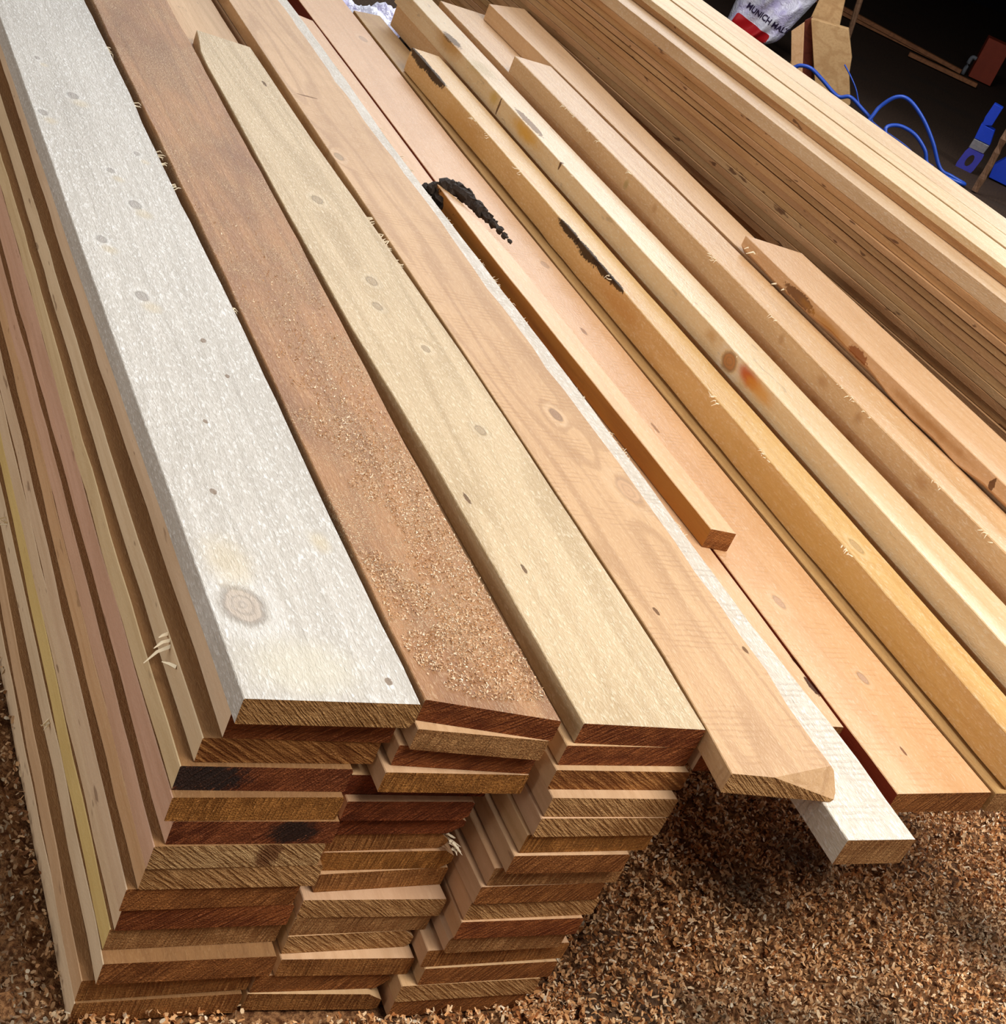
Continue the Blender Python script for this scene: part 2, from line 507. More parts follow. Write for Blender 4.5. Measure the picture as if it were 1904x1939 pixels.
kn = [((0, 1.85 - o7[1], -.004), (.03, .10, .03), (.55, .25, .03), .8, 'stain'),
      ((.02, 1.72 - o7[1], 0), (.03, .07, .02), (.50, .34, .10), .7, 'stain'),
      ((.012, 1.86 - o7[1], 0), (.012, .05, .01), (.09, .06, .04), .8, 'bark'),
      ((0, 1.45 - o7[1], -.012), (.03, .085, .018), (.72, .36, .02), .9, 'stain'),
      ((.012, 1.47 - o7[1], 0), (.010, .07, .01), (.20, .11, .06), .8, 'bark'),
      ((0, 1.573 - o7[1], -.016), (.006, .004, .02), (.10, .03, .01), .9, 'bark'),
      ((0, 1.60 - o7[1], -.012), (.006, .03, .02), (.60, .36, .04), .7, 'stain'),
      ((0, 1.301 - o7[1], -.004), (.006, .004, .012), (.10, .03, .01), .9, 'bark'),
      ((0, .70 - o7[1], -.017), (.004, .018, .013), (.46, .15, .02), .85, 'knot'),
      ((0, .650 - o7[1], -.012), (.03, .040, .015), (.52, .02, .002), 1.0, 'stain'),
      ((0, .625 - o7[1], -.014), (.03, .055, .016), (.72, .30, .02), .75, 'stain'),
      ((0, .76 - o7[1], -.012), (.004, .022, .013), (.52, .24, .04), .6, 'stain')]
M['bright'] = wood('bright_spruce', (.84, .62, .36), (.62, .37, .15), (.98, .94, .86), ring=.15, streak=.22, fuzz=.35, bump=.5, rough=.34, spec=.75, spots=kn,
                   pits=.25)
o8 = (.947, -.05, .432)
kn = [((0, y - o8[1], -.014), (.003, ry, .012), (.44, .19, .055), .6, 'stain') for y, ry in ((1.127, .012), (.609, .02), (.374, .02), (.52, .014))]
kn += [((0, 1.227 - o8[1], -.02), (.006, .01, .012), (.42, .28, .09), .7, 'stain'), ((0, .72 - o8[1], -.014), (.003, .010, .012), (.45, .2, .06), .5, 'stain')]
M['stout'] = wood('pale_larch_scantling', (.76, .48, .24), (.54, .28, .11), (.95, .82, .64), ring=.25, streak=.3, fuzz=.42, bump=.6, rough=.4, spec=.6, spots=kn)
of = (1.022, .32, .459)
kn = [((0, y - of[1], -.012), (.006, ry, .010), c, .85, k) for y, ry, c, k in
      ((.93, .05, (.16, .06, .02), 'bark'), (.85, .10, (.50, .22, .04), 'stain'), (.77, .03, (.28, .08, .02), 'bark'), (.463, .006, (.1, .03, .01), 'bark'),
       (.6, .15, (.45, .20, .05), 'stain'))]
M['hooked'] = wood('peach_larch_torn', (.76, .46, .24), (.55, .28, .11), (.94, .77, .58), ring=.22, streak=.3, fuzz=.32, bump=.45, rough=.42, spec=.5, spots=kn)
M['lath'] = wood('thin_lath_wood', (.60, .34, .155), (.38, .18, .065), (.78, .54, .32), ring=.3, streak=.5, fuzz=.2, bump=.5, rough=.6, pits=.8, vary=.09,
                 blotch=.4)
M['laththick'] = wood('pale_lath_wood', (.76, .53, .30), (.56, .33, .15), (.96, .87, .74), ring=.35, streak=.3, fuzz=.35, bump=.6, rough=.5, vary=.06,
                      rings=11)
M['stacka'] = wood('pinkish_stack_pine', (.66, .42, .235), (.45, .25, .115), (.80, .60, .40), ring=.25, streak=.35, fuzz=.15, bump=.4, rough=.6, vary=.12,
                   pits=.35)
M['stackb'] = wood('pale_stack_pine', (.74, .55, .36), (.54, .36, .20), (.86, .70, .52), ring=.25, streak=.35, fuzz=.15, bump=.4, rough=.6, vary=.06, pits=.55)
M['stackc'] = wood('rosy_stack_pine', (.66, .40, .27), (.46, .25, .14), (.80, .58, .42), ring=.25, streak=.35, fuzz=.15, bump=.4, rough=.6, vary=.06, pits=.35)
M['stacky'] = wood('straw_stack_pine', (.70, .53, .29), (.50, .34, .15), (.84, .70, .48), ring=.25, streak=.35, fuzz=.15, bump=.4, rough=.6, vary=.06, pits=.3)
M['yellow'] = wood('yellow_pine', (.72, .52, .20), (.52, .33, .10), (.84, .70, .40), ring=.25, streak=.3, fuzz=.15, bump=.4, rough=.6, pits=.3)
M['bearer'] = wood('dull_bearer_wood', (.30, .18, .09), (.16, .08, .035), (.42, .28, .16), ring=.3, streak=.4, fuzz=.2, bump=.5, rough=.7)
M['fibre'] = plain('torn_fibre', (.93, .80, .58), .6, .2, .1)
M['barkm'] = plain('dark_bark', (.035, .02, .012), .8, .4, .5, 120, 1.0)
DK = (.26, .115, .035)
ED = []
for i, (a, c1, c2, fr) in enumerate([(-.8, (.56, .35, .15), (.22, .09, .02), 300), (.9, (.40, .14, .04), (.12, .022, .004), 260),
                                     (-1.0, (.48, .24, .075), (.17, .05, .010), 150), (.7, (.34, .10, .03), (.09, .015, .003), 260),
                                     (.15, (.56, .27, .07), (.22, .08, .014), 260), (.75, (.26, .065, .02), (.08, .012, .003), 260),
                                     (-.9, (.60, .38, .17), (.28, .12, .034), 200), (.25, (.56, .33, .14), (.24, .09, .024), 230),
                                     (.6, (.46, .20, .06), (.17, .05, .010), 220), (0.05, (.50, .25, .08), (.18, .055, .011), 210)]):
    ED.append(endgrain('end_cut_%s' % 'abcdefghij'[i], (c1[0] * .95, c1[1] * .84, c1[2] * .75), c2, -a, fr))
ED_BLACK = endgrain('end_cut_blackened', (.34, .10, .03), (.09, .015, .003), -.7, 260, patch=((.02, 0, -.012), (.045, 1, .02), (.02, .017, .016)))
ED_SPOT = endgrain('end_cut_dark_knot', (.34, .10, .03), (.09, .015, .003), -.75, 260, patch=((.105, 0, -.012), (.024, 1, .016), (.02, .012, .009)))
ED_KNOT = endgrain('end_cut_brown_knot', (.60, .38, .17), (.28, .12, .034), .9, 200, patch=((.098, 0, -.012), (.013, 1, .018), (.16, .06, .02)))

PALE = (.96, .90, .80)

# ------------------------------------------------------------------ setting
Nf = NT('sawdust_floor')
tc = Nf.n('ShaderNodeTexCoord')
fp = tc.outputs['Object']
n1 = Nf.noise(fp, 150.0, 4.0, 0.65)
n2 = Nf.noise(fp, 3.2, 3.0, 0.6)
fc = Nf.mix(Nf.smooth(n1, .35, .68), (.10, .036, .013), (.40, .20, .085))  # dark tone paints in the shade of cavities between chips
fc = Nf.mix(Nf.smooth(n2, .52, .68, 0, .6), fc, (.10, .075, .055))
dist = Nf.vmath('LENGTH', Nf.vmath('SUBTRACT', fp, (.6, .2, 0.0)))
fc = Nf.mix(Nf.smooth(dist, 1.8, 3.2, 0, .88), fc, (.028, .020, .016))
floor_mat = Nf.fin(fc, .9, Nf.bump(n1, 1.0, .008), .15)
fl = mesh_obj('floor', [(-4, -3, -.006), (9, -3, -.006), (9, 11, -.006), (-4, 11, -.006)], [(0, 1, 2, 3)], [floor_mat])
fl['kind'] = 'structure'
dark = plain('darkened_shed_wall', (.012, .013, .018), .9, .1, .4, 4, .2)  # near-black colour stands for the shade deep in the shed


def slab(name, a, b):
    x0, y0, z0 = a
    x1, y1, z1 = b
    V = [(x0, y0, z0), (x1, y0, z0), (x1, y1, z0), (x0, y1, z0), (x0, y0, z1), (x1, y0, z1), (x1, y1, z1), (x0, y1, z1)]
    F = [(0, 3, 2, 1), (4, 5, 6, 7), (0, 1, 5, 4), (1, 2, 6, 5), (2, 3, 7, 6), (3, 0, 4, 7)]
    o = mesh_obj(name, V, F, [dark])
    o['kind'] = 'structure'
    return o


slab('wall_back', (-4, 9.0, -.006), (9, 9.2, 3.2))
slab('wall_right', (8.8, -3, -.006), (9, 9.0, 3.2))
slab('ceiling', (2.7, -3, 3.0), (9, 9.2, 3.1))  # unseen, added to keep daylight off the back of the shed

# ------------------------------------------------------------------ front stack, left column
FAR = 2.45
c1L = [-.002, -.001, -.017, -.028, -.0285, -.021, -.028, -.0275, -.036, -.0355, -.0355, -.039, -.048, -.0505]
c1R = [.150, .142, .136, .119, .118, .122, .117, .124, .112, .115, .113, .112, .100, .097]
c1Y = [0, .012, .012, .008, 0, 0, -.002, 0, .001, .003, .005, -.009, -.004, -.006]
T1 = .0257
c1M = [('grey', ED[0]), ('stackb', ED[1]), ('stackb', ED[2]), ('stacky', ED_BLACK), ('stackc', ED[4]), ('stackc', ED_SPOT), ('stackc', ED_KNOT),
       ('stacka', ED[6]), ('stackb', ED[8]), ('stackb', ED[1]), ('yellow', ED[7]), ('stackb', ED[8]), ('stacka', ED[9]), ('stackb', ED[9])]
desc1 = ['pale grey knotty board on top of the left column of the front stack',
         'board directly under the pale grey top board of the left column',
         'left-column board with diagonally sawn amber end, third from the top',
         'left-column board whose dark red end is blackened at its left corner',
         'left-column board with smooth orange end under the blackened end',
         'left-column board with dark red end carrying a black knot patch',
         'left-column board with light end crossed by a brown knot square',
         'left-column board with pale hatched end under the brown knot square',
         'left-column board with rough reddish end, ninth from the top',
         'left-column board with fine upright red saw lines, tenth from the top',
         'left-column board with yellow side face, fourth from the ground',
         'left-column board jutting forward with a pale ledge, third from the ground',
         'left-column board with plain brown end, second from the ground',
         'bottom board of the left column lying on the sawdust']
G1 = 'boards of the left column in the front stack'
for i in range(14):
    zt = .36 - T1 * i
    y = c1Y[i]
    skew = (0.001, -.001)[i % 2]
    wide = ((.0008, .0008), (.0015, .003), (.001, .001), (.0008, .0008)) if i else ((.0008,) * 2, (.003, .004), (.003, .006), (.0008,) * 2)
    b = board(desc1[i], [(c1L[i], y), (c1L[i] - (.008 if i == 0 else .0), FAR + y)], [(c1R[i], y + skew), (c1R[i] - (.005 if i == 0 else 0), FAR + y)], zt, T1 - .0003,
              [M[c1M[i][0]], c1M[i][1]] + ([M['dustshade']] if i else []), G1, seed=i, cham=wide, jit=.0005 if i == 0 else .0012)
    if i == 0:
        top_left = b
    if i == 2:
        splinters(b, [(-.001, .115, -.002), (-.001, .10, -.004)], M['fibre'], 61, .020, 2, (-1, -.4, .1))
    if i == 11:
        splinters(b, [(-.001, .62, -.004), (-.001, .30, -.006)], M['fibre'], 62, .012, 3, (-1, -.4, .1))
splinters(top_left, [(.1495, y, -.002) for y in (.64, .95, 1.02, 1.05, 1.22, 1.42)], M['fibre'], 3, .008, 4, (1, 0, .1))

# ------------------------------------------------------------------ front stack, middle column
T2 = .0225
c2L = [.1540, .1530, .1445, .1385, .121, .1245, .1245, .1265, .127, .1300, .1220, .1220, .121, .119, .1050, .1035]
c2R = [.273, .273, .275, .274, .258, .246, .252, .246, .256, .260, .260, .256, .247, .249, .236, .236]
c2Ya = [.007, -.003, .002, -.006, .014, .006, .012, .014, .013, .009, .001, .001, 0, -.006, -.004, -.005]
c2Yb = [-.013, -.013, -.006, -.007, .012, .006, .012, .016, .013, .014, -.003, .001, .001, -.012, -.008, -.014]
e2 = [1, 7, 1, 4, 5, 3, 3, 9, 4, 9, 6, 7, 6, 9, 8, 9]
names2 = ['brown board dusted with sawdust, on top of the middle column',
          'middle-column board with ribbed end under the dusty brown top board',
          'middle-column board with a pale ledge and finely ribbed red end, third down',
          'middle-column board with golden slanting end, fourth from the top',
          'middle-column board set back in shadow under the golden end',
          'middle-column board with rounded dark red cracked end',
          'middle-column board with dark red rounded edge, seventh from the top',
          'middle-column board with tan rounded end, eighth from the top',
          'middle-column board with yellow brown curved end, ninth from the top',
          'middle-column board with long pointed right corner, tenth from the top',
          'middle-column board with slanting pale saw ribs, eleventh from the top',
          'middle-column board with upright saw ribs, twelfth from the top',
          'middle-column board with pale swirled end and waney right edge',
          'middle-column board with light end above two darker bottom boards',
          'middle-column board with brown cracked end, second from the ground',
          'bottom board of the middle column lying on the sawdust']
G2 = 'boards of the middle column in the front stack'
for i in range(16):
    zt = .36 - T2 * i
    w = {5: (.006, .004), 6: (.018, .010), 7: (.012, .010), 8: (.010, .006), 12: (.010, .008), 14: (.012, .01), 15: (.014, .008)}.get(i)
    ch = ((.0008,) * 2, w or (.0012, .002), ((w[0] * .8, w[1]) if w else (.001, .001)), (.001, .0015))
    L = [(c2L[i], c2Ya[i]), (c2L[i] + (.009 if i == 0 else 0), FAR)]
    R = [(c2R[i], c2Yb[i]), (c2R[i] + (.030 if i == 0 else 0), FAR)] if i else [(.273, -.013), (.275, .3), (.300, 1.5), (.305, FAR)]
    b = board(names2[i], L, R, zt, T2 - .0003, [M['dusty'] if i == 0 else M['stacka'], ED[e2[i]]], G2, seed=40 + i, cham=ch, jit=.0012)
    if i == 7:
        splinters(b, [(.118, -.001, -.006), (.120, 0.0, -.012)], M['fibre'], 9, .013, 4, (1, -.4, -.3))

# ------------------------------------------------------------------ front stack, right column
c3L = [.295, .289, .284, .286, .285, .283, .277, .270, .264, .266, .265, .262, .252, .254, .241, .240]
c3R = [.4225, .422, .426, .420, .417, .418, .400, .408, .398, .402, .394, .388, .403, .399, .388, .386]
c3Y = [-.016, -.018, -.024, -.034, -.036, -.033, -.036, -.029, -.030, -.028, -.030, -.027, -.023, -.025, -.025, -.024]
e3 = [1, 1, 2, 6, 6, 4, 8, 7, 8, 6, 1, 7, 9, 8, 6, 8]
names3 = ['cream board with oval knots on top of the right column',
          'right-column board with red ribbed end under the cream top board',
          'right-column board with a pale ledge above its olive end, third down',
          'right-column board with fuzzy pale end, fourth from the top',
          'right-column board with dotted crack along its end, fifth from the top',
          'right-column board with smooth brown end, sixth from the top',
          'right-column board with narrow shaded end, seventh from the top',
          'right-column board with comb-like light saw marks on its end',
          'right-column board with dark amber end under the comb-like saw marks',
          'right-column board with pale scratched end, seventh from the ground',
          'right-column board with narrow dark red end, sixth from the ground',
          'right-column board with broken pale left corner, fifth from the ground',
          'right-column board with long greenish tan end, fourth from the ground',
          'right-column board with brown diamond stain, third from the ground',
          'right-column board with orange stained end, second from the ground',
          'bottom board of the right column beside the sawdust floor']
G3 = 'boards of the right column in the front stack'
for i in range(16):
    zt = .36 - T2 * i
    if i == 0:
        L = [(.295, -.015), (.297, .38), (.293, .65), (.300, 1.1), (.3065, 1.50), (.326, 1.62)]
        R = [(.4225, -.018), (.4285, .1), (.430, .6), (.424, 1.0), (.417, 1.25), (.413, 1.604)]
        b = board(names3[0], L, R, zt, T2 - .0003, [M['cream'], ED[1]], G3, seed=80, jit=.0006, bevel=(.0, .0))
        splinters(b, [(.134, y, -.004) for y in (.93, .95, 1.0, .88)], M['fibre'], 5, .009, 6, (1, 0, .1))
    else:
        far = 2.1 + .25 * math.sin(i * 2.1)
        ch = ((.0008,) * 2, (.002, .002), (.001, .001), (.0015, .0015)) if i != 11 else ((.004, .006), (.002, .002), (.001, .001), (.003, .004))
        sk = .001 * math.sin(i * 1.7)
        b = board(names3[i], [(c3L[i], c3Y[i]), (c3L[i], far)], [(c3R[i], c3Y[i] + sk), (c3R[i], far)], zt, T2 - .0003,
                  [M['stacka'], ED[e3[i]]], G3, seed=80 + i, cham=ch, jit=.0012)

# ------------------------------------------------------------------ loose boards to the right of the stack
LG = 'loose boards laid beside the front stack'
b4L = [(.418, -.072), (.4245, -.016), (.4325, .1), (.4345, .6), (.4335, 1.2), (.437, 2.3)]
b4R = [(.5405, -.083), (.550, .09), (.553, .4), (.553, 1.2), (.556, 2.3)]
B4 = board('wide tan board with swirled grain overhanging between the stack and the rough white board', b4L, b4R, .36, .0222,
           [M['tan'], ED[6]], LG, seed=120, jit=.0004, cham=((.0008,) * 2, (.004, .004), (.003, .004), (.0008,) * 2), wob=.6)
# a chip split out of its near right corner
import bmesh
bm = bmesh.new()
bm.from_mesh(B4.data)
pa, pb, pc = Vector((.045, -.004, 0)), Vector((.1195, -.0108, -.019)), Vector((.1235, .010, -.002))
nv = (pb - pa).cross(pc - pa).normalized()
if nv.z < 0:
    nv = -nv
bmesh.ops.bisect_plane(bm, geom=bm.verts[:] + bm.edges[:] + bm.faces[:], plane_co=pa, plane_no=nv, clear_outer=True)
bmesh.ops.holes_fill(bm, edges=[e for e in bm.edges if e.is_boundary], sides=0)
bm.to_mesh(B4.data)
bm.free()
B4u = board('shaded board with ribbed end tucked under the wide tan board', [(.4305, -.020), (.434, 2.2)], [(.512, -.018), (.512, 2.2)], .3370, .0245,
            [M['stacka'], ED[1]], LG, seed=121)
stR = [(.606, -.128), (.612, 0), (.603, .17), (.605, .4), (.603, 1.0), (.600, 1.4), (.612, 2.2)]
STW = board('rough white narrow board sticking out furthest toward the front', [(x - .080, y) for x, y in stR], stR, .3370, .030,
            [M['white'], ED[7]], LG, seed=122, jit=.0016)
srg = random.Random(31)
splinters(STW, [(float(np.interp(y - .128, [v[1] for v in stR], [v[0] for v in stR])) - .526, y, -.001) for y in sorted(srg.uniform(.45, 1.9) for _ in range(26))], M['fibre'], 12, .0055, 3, (1, 0, .3))
PP = board('thin board mostly hidden under the short batten, dark split near its end', [(.622, .043), (.624, 1.0), (.630, 2.045)],
           [(.6545, .042), (.658, .6), (.660, 1.3), (.6655, 2.028)], .3155, .021, [M['split'], ED[9]], LG, seed=123)
GB = board('short narrow batten with orange side and bark at its far end', [(.644, .337), (.634, .68), (.627, 1.0), (.628, 1.226)],
           [(.678, .333), (.670, .7), (.668, 1.0), (.650, 1.17), (.634, 1.226)], .3410, .0250, [M['batten'], ED[8], M['batten'], M['orangeside']], LG, seed=124, jit=.0006)
# bark left on the batten's far end
rg = random.Random(4)
V, F = [], []
bpath = [(-.022, .905, -.016, .007), (-.014, .898, -.012, .009), (-.006, .892, -.006, .010), (0, .885, .001, .010), (.006, .876, .004, .010), (.012, .865, .005, .010),
         (.017, .852, .005, .010), (.021, .838, .004, .009), (.025, .822, .004, .008), (.028, .806, .003, .008), (.031, .788, .003, .007), (.034, .770, .002, .006),
         (.037, .752, .002, .005), (.039, .735, .001, .004), (.041, .718, .001, .003), (-.008, .878, -.014, .011), (-.010, .862, -.016, .010), (-.008, .846, -.018, .008),
         (-.006, .832, -.020, .006)]
for k, (x, y, z, r) in enumerate(bpath):
    base = len(V)
    for a in range(6):
        for bb in range(8):
            th_, ph_ = math.pi * a / 5, 6.283 * bb / 8
            rr = 1.3 * r * rg.uniform(.7, 1.25)
            V.append((x + rr * math.sin(th_) * math.cos(ph_), y + 1.5 * rr * math.sin(th_) * math.sin(ph_), z + .8 * rr * math.cos(th_)))
    for a in range(5):
        for bb in range(8):
            i0 = base + a * 8 + bb
            i1 = base + a * 8 + (bb + 1) % 8
            F.append((i0, i0 + 8, i1 + 8, i1))
bk = mesh_obj('bark', V, F, [M['barkm']], parent=GB)
bk['label'] = 'rough black bark'
B5 = board('broad peach board with square front end, right of the red gap', [(.658, -.05), (.662, .72), (.672, 2.35)],
           [(.7875, -.047), (.781, .2), (.780, 1.5), (.798, 2.35)], .3155, .0250, [M['peach'], ED[8], M['peach'], M['redside']], LG, seed=125, jit=.0005)
B5c = board('board with mustard far end half covered by the bark-edged batten', [(.791, -.05), (.7845, .2), (.7835, 1.5), (.802, 2.185)],
            [(.866, -.05), (.866, 1.5), (.866, 2.20)], .3170, .0250, [M['mustard'], ED[7]], LG, seed=126)
B6 = board('square batten with black bark along its left edge', [(.802, -.045), (.802, .9), (.800, 1.855)], [(.853, -.045), (.852, .9), (.856, 1.845)], .3640, .0465,
           [M['baton'], ED[7]], LG, seed=127, cham=((.001, .001), (.0015, .0015), (.001, .001), (.004, .003)), jit=.001)
splinters(B6, [(0, y, -.001) for y in (.33, .34, .52, .53, .66, .67, 1.0, 1.36, 1.5, 1.55, 1.58)], M['fibre'], 21, .009, 3, (-1, 0, .1))
B7b = board('timber lying under the bright board with the red knot', [(.8705, -.05), (.872, 2.15)], [(.945, -.05), (.945, 2.15)], .3615, .0445,
            [M['stout'], ED[7]], LG, seed=128)
B7 = board('bright cream board with a red knot and amber stains on its side', [(.864, -.05), (.864, 1.3), (.868, 2.16)], [(.929, -.05), (.926, 1.3), (.930, 2.16)], .3970, .0350,
           [M['bright'], ED[7]], LG, seed=129, cham=((.001, .001), (.002, .002), (.001, .001), (.001, .001)), jit=.0007)
splinters(B7, [(0, y, -.001) for y in (.75, 1.2, 1.3)], M['fibre'], 22, .006, 2, (-1, 0, .1))
B8b = board('board underneath the knotty square timber, its far top in view', [(.952, -.05), (.950, 2.13)], [(1.080, -.05), (1.085, 2.12)], .3985, .037,
            [M['stout'], ED[7]], LG, seed=130)
B8 = board('stout timber with knots along its side, second from the lath pile', [(.947, -.05), (.947, 1.0), (.948, 1.738)], [(1.026, -.05), (1.023, 1.0), (1.026, 1.735)], .4320, .0330,
           [M['stout'], ED[7]], LG, seed=131, cham=((.0012, .0012), (.003, .002), (.001, .001), (.001, .001)), jit=.0007)
splinters(B8, [(0, y, -.001) for y in (.3, .4, .56, .6, .63, .8, .98, .99, 1.28, 1.4, 1.45, 1.52, 1.55)], M['fibre'], 23, .008, 4, (-1, 0, .1))
F0 = board('plain tan board between the stout timber and the lath pile', [(1.034, -.05), (1.032, 2.08)], [(1.100, -.05), (1.102, 1.09), (1.138, 2.13)], .4320, .0330,
           [M['peach2'], ED[7]], LG, seed=132)
FB = board('peach board with torn hollow corner lying against the lath pile', [(1.022, .20), (1.0205, .6), (1.022, .985)], [(1.119, .20), (1.121, .5), (1.122, .965)], .4590, .0265,
           [M['hooked'], ED[7]], LG, seed=133, cham=((.001, .001), (.001, .001), (.001, .001), (.009, .008)), wob=.5)
splinters(FB, [(.004, .755, -.014), (.003, .66, -.02)], M['fibre'], 25, .02, 2, (-1, 0, -.2))
lower = board('shaded plank in the course underneath the square battens', [(.872, -.03), (.872, 2.0)], [(1.085, -.03), (1.085, 2.0)], .3165, .0225, [M['stacka'], ED[9]], LG, seed=134)
lower2 = board('filler timber hidden beneath the stout timbers', [(.955, .1), (.955, 2.0)], [(1.075, .1), (1.075, 2.0)], .3610, .0440, [M['stacka'], ED[9]], LG, seed=135)

# ------------------------------------------------------------------ lath pile at the right
RO = (1.227, .655)
RA = math.radians(3.2)
RG = 'thin laths stacked in the right-hand pile'


def lath(label, x0, x1, zt, th, mat, seed, y0=-.5, y1=2.15, group=RG, name='lath', jit=.0012):
    o = board(label, [(x0, y0), (x0, y1)], [(x1, y0), (x1, y1)], zt, th, [mat, ED[7]], group, seed=seed, name=name, cat='lath', jit=jit,
              cham=((.0008, .0006),) * 4)
    # place in the pile's own turned frame
    c, s = math.cos(RA), math.sin(RA)
    lx, ly = x0, y0
    o.location = (RO[0] + c * lx - s * ly, RO[1] + s * lx + c * ly, zt)
    o.rotation_euler = (0, 0, RA)
    return o


lath('thick lath forming the front top edge of the pile', 0, .142, .565, .0225, M['laththick'], 200, group='top laths of the pile')
TL = .0118
ordn = ['first', 'second', 'third', 'fourth', 'fifth', 'sixth', 'seventh', 'eighth', 'ninth', 'tenth', 'eleventh', 'twelfth', 'thirteenth', 'fourteenth',
        'fifteenth', 'sixteenth', 'seventeenth', 'eighteenth', 'nineteenth', 'twentieth', 'twenty-first', 'twenty-second']
for k in range(21):
    dx = .0016 * math.sin(k * 2.3) + (.004 if k in (5, 12) else 0)
    lath('thin brown lath, %s down beneath the thick front top lath of the pile' % ordn[k], dx, .142 + dx, .5424 - TL * k, TL - .0005 - (.0012 if k in (2, 3) else 0), M['lath'], 210 + k)
for k in range(10):
    lath('rear lath behind the front row of the pile, %s from its top' % ordn[k], .151, .288, .565 - .0275 * k, .027, M['lath'], 240 + k, group='rear laths of the pile')
lath('thin lath in shade under the second raised top lath', .057, .134, .5769, .0115, M['lath'], 260, group='top laths of the pile')
lath('raised pale lath beside the dark slot on the pile', .054, .132, .5889, .0118, M['laththick'], 261, group='top laths of the pile')
lath('pale raised lath between the dark slot and the outer lath', .142, .199, .5889, .0235, M['laththick'], 262, group='top laths of the pile')
lath('pinkish outermost lath along the far top edge of the pile', .2015, .284, .5889, .0235, M['laththick'], 263, group='top laths of the pile')

# bearers that carry the loose boards and the pile
for k, y in enumerate((.78, 1.75)):
    for j in range(3):
        board('dark bearer timber under the loose boards, %s course, %s row' % (('lowest', 'middle', 'upper')[j], ('front', 'rear')[k]), [(.455, y), (.455, y + .1)],
              [(1.60, y), (1.60, y + .1)], .0975 * (j + 1), .0972, [M['bearer'], M['bearer']], 'bearers under the loose boards', seed=300 + k * 3 + j,
              name='bearer_timber', step=.05, cat='timber')

# ------------------------------------------------------------------ sawdust and chips
Nc = NT('wood_chips')
at = Nc.n('ShaderNodeAttribute', attribute_type='GEOMETRY', attribute_name='tint')
chip_mat = Nc.fin(at.outputs['Color'], .75, None, .2)


def fbm(x, y, seed, f):
    r = np.random.RandomState(seed)
    v = np.zeros_like(x)
    a = 1.0
    for o in range(4):
        for _ in range(4):
            t = r.uniform(0, 6.28)
            v += a * np.sin((x * math.cos(t) + y * math.sin(t)) * f * (1 + .3 * r.rand()) + r.uniform(0, 6.28))
        f *= 2.1
        a *= .55
    return v / 5.0


def flakes(name, xs, ys, zs, size, seed, label, tintf, cat='sawdust', lift=.5):
    n = len(xs)
    r = np.random.RandomState(seed)
    ang = r.uniform(0, 6.283, n)
    tilt = r.normal(0, .75, n)
    roll = r.normal(0, .7, n)
    Ls = size * r.uniform(.45, 1.4, n)
    Ws = size * r.uniform(.25, .7, n)
    curl = r.normal(0, .55, n)
    d = np.stack([np.cos(ang) * np.cos(tilt), np.sin(ang) * np.cos(tilt), np.sin(tilt)], 1)
    s0 = np.stack([-np.sin(ang), np.cos(ang), np.zeros(n)], 1)
    u0 = np.cross(d, s0)
    s = s0 * np.cos(roll)[:, None] + u0 * np.sin(roll)[:, None]
    u = np.cross(d, s)
    c = np.stack([xs, ys, zs + lift * np.abs(np.sin(tilt)) * Ls * .5], 1)
    vs = []
    for a in (-.5, 0, .5):
        base = c + d * (a * Ls)[:, None] + u * (curl * Ls * (.3 if a == 0 else 0))[:, None]
        w = Ws * (1.0 if a == 0 else .6)
        vs.append(base - s * (w * .5)[:, None])
        vs.append(base + s * (w * .5)[:, None])
    V = np.stack(vs, 1).reshape(-1, 3)
    b = (np.arange(n) * 6)[:, None]
    Q = np.concatenate([b + np.array([[0, 2, 3, 1]]), b + np.array([[2, 4, 5, 3]])], 1).reshape(-1, 4)
    me = bpy.data.meshes.new(name)
    me.vertices.add(len(V))
    me.vertices.foreach_set('co', V.ravel())
    me.loops.add(Q.size)
    me.loops.foreach_set('vertex_index', Q.ravel())
    me.polygons.add(len(Q))
    me.polygons.foreach_set('loop_start', np.arange(len(Q)) * 4)
    me.update(calc_edges=True)
    tint = tintf(xs, ys, r)
    ca = me.color_attributes.new('tint', 'FLOAT_COLOR', 'POINT')
    ca.data.foreach_set('color', np.repeat(np.concatenate([tint, np.ones((n, 1))], 1), 6, 0).ravel())
    me.materials.append(chip_mat)
    o = bpy.data.objects.new(name, me)
    COL.objects.link(o)
    return tag(o, label, cat, kind='stuff')


def height(x, y):
    h = .007 * fbm(x, y, 5, 75.0) + .010 * fbm(x, y, 6, 230.0)
    return np.clip(h + .003, -.006, .024)


def tint_floor(x, y, r):
    n = len(x)
    pal = np.array([(.80, .47, .23), (.66, .33, .13), (.42, .16, .05), (.92, .66, .40), (.98, .82, .60)])
    k = r.choice(5, n, p=[.32, .28, .18, .15, .07])
    t = pal[k] * r.uniform(.75, 1.15, n)[:, None]
    dirt_shade = np.zeros(n)
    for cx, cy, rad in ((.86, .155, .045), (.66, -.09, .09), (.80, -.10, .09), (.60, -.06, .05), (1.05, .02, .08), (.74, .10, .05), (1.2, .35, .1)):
        dirt_shade = np.maximum(dirt_shade, np.clip(1.2 - np.hypot(x - cx, y - cy) / rad + .35 * fbm(x, y, 8, 60.0), 0, 1))
    dirt_shade = np.maximum(dirt_shade, np.clip((-x - .02) * 14, 0, .95))  # left of the stack: dimness painted into the chip tint
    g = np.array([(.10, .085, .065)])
    return t * (1 - .75 * dirt_shade[:, None]) + g * .75 * dirt_shade[:, None]


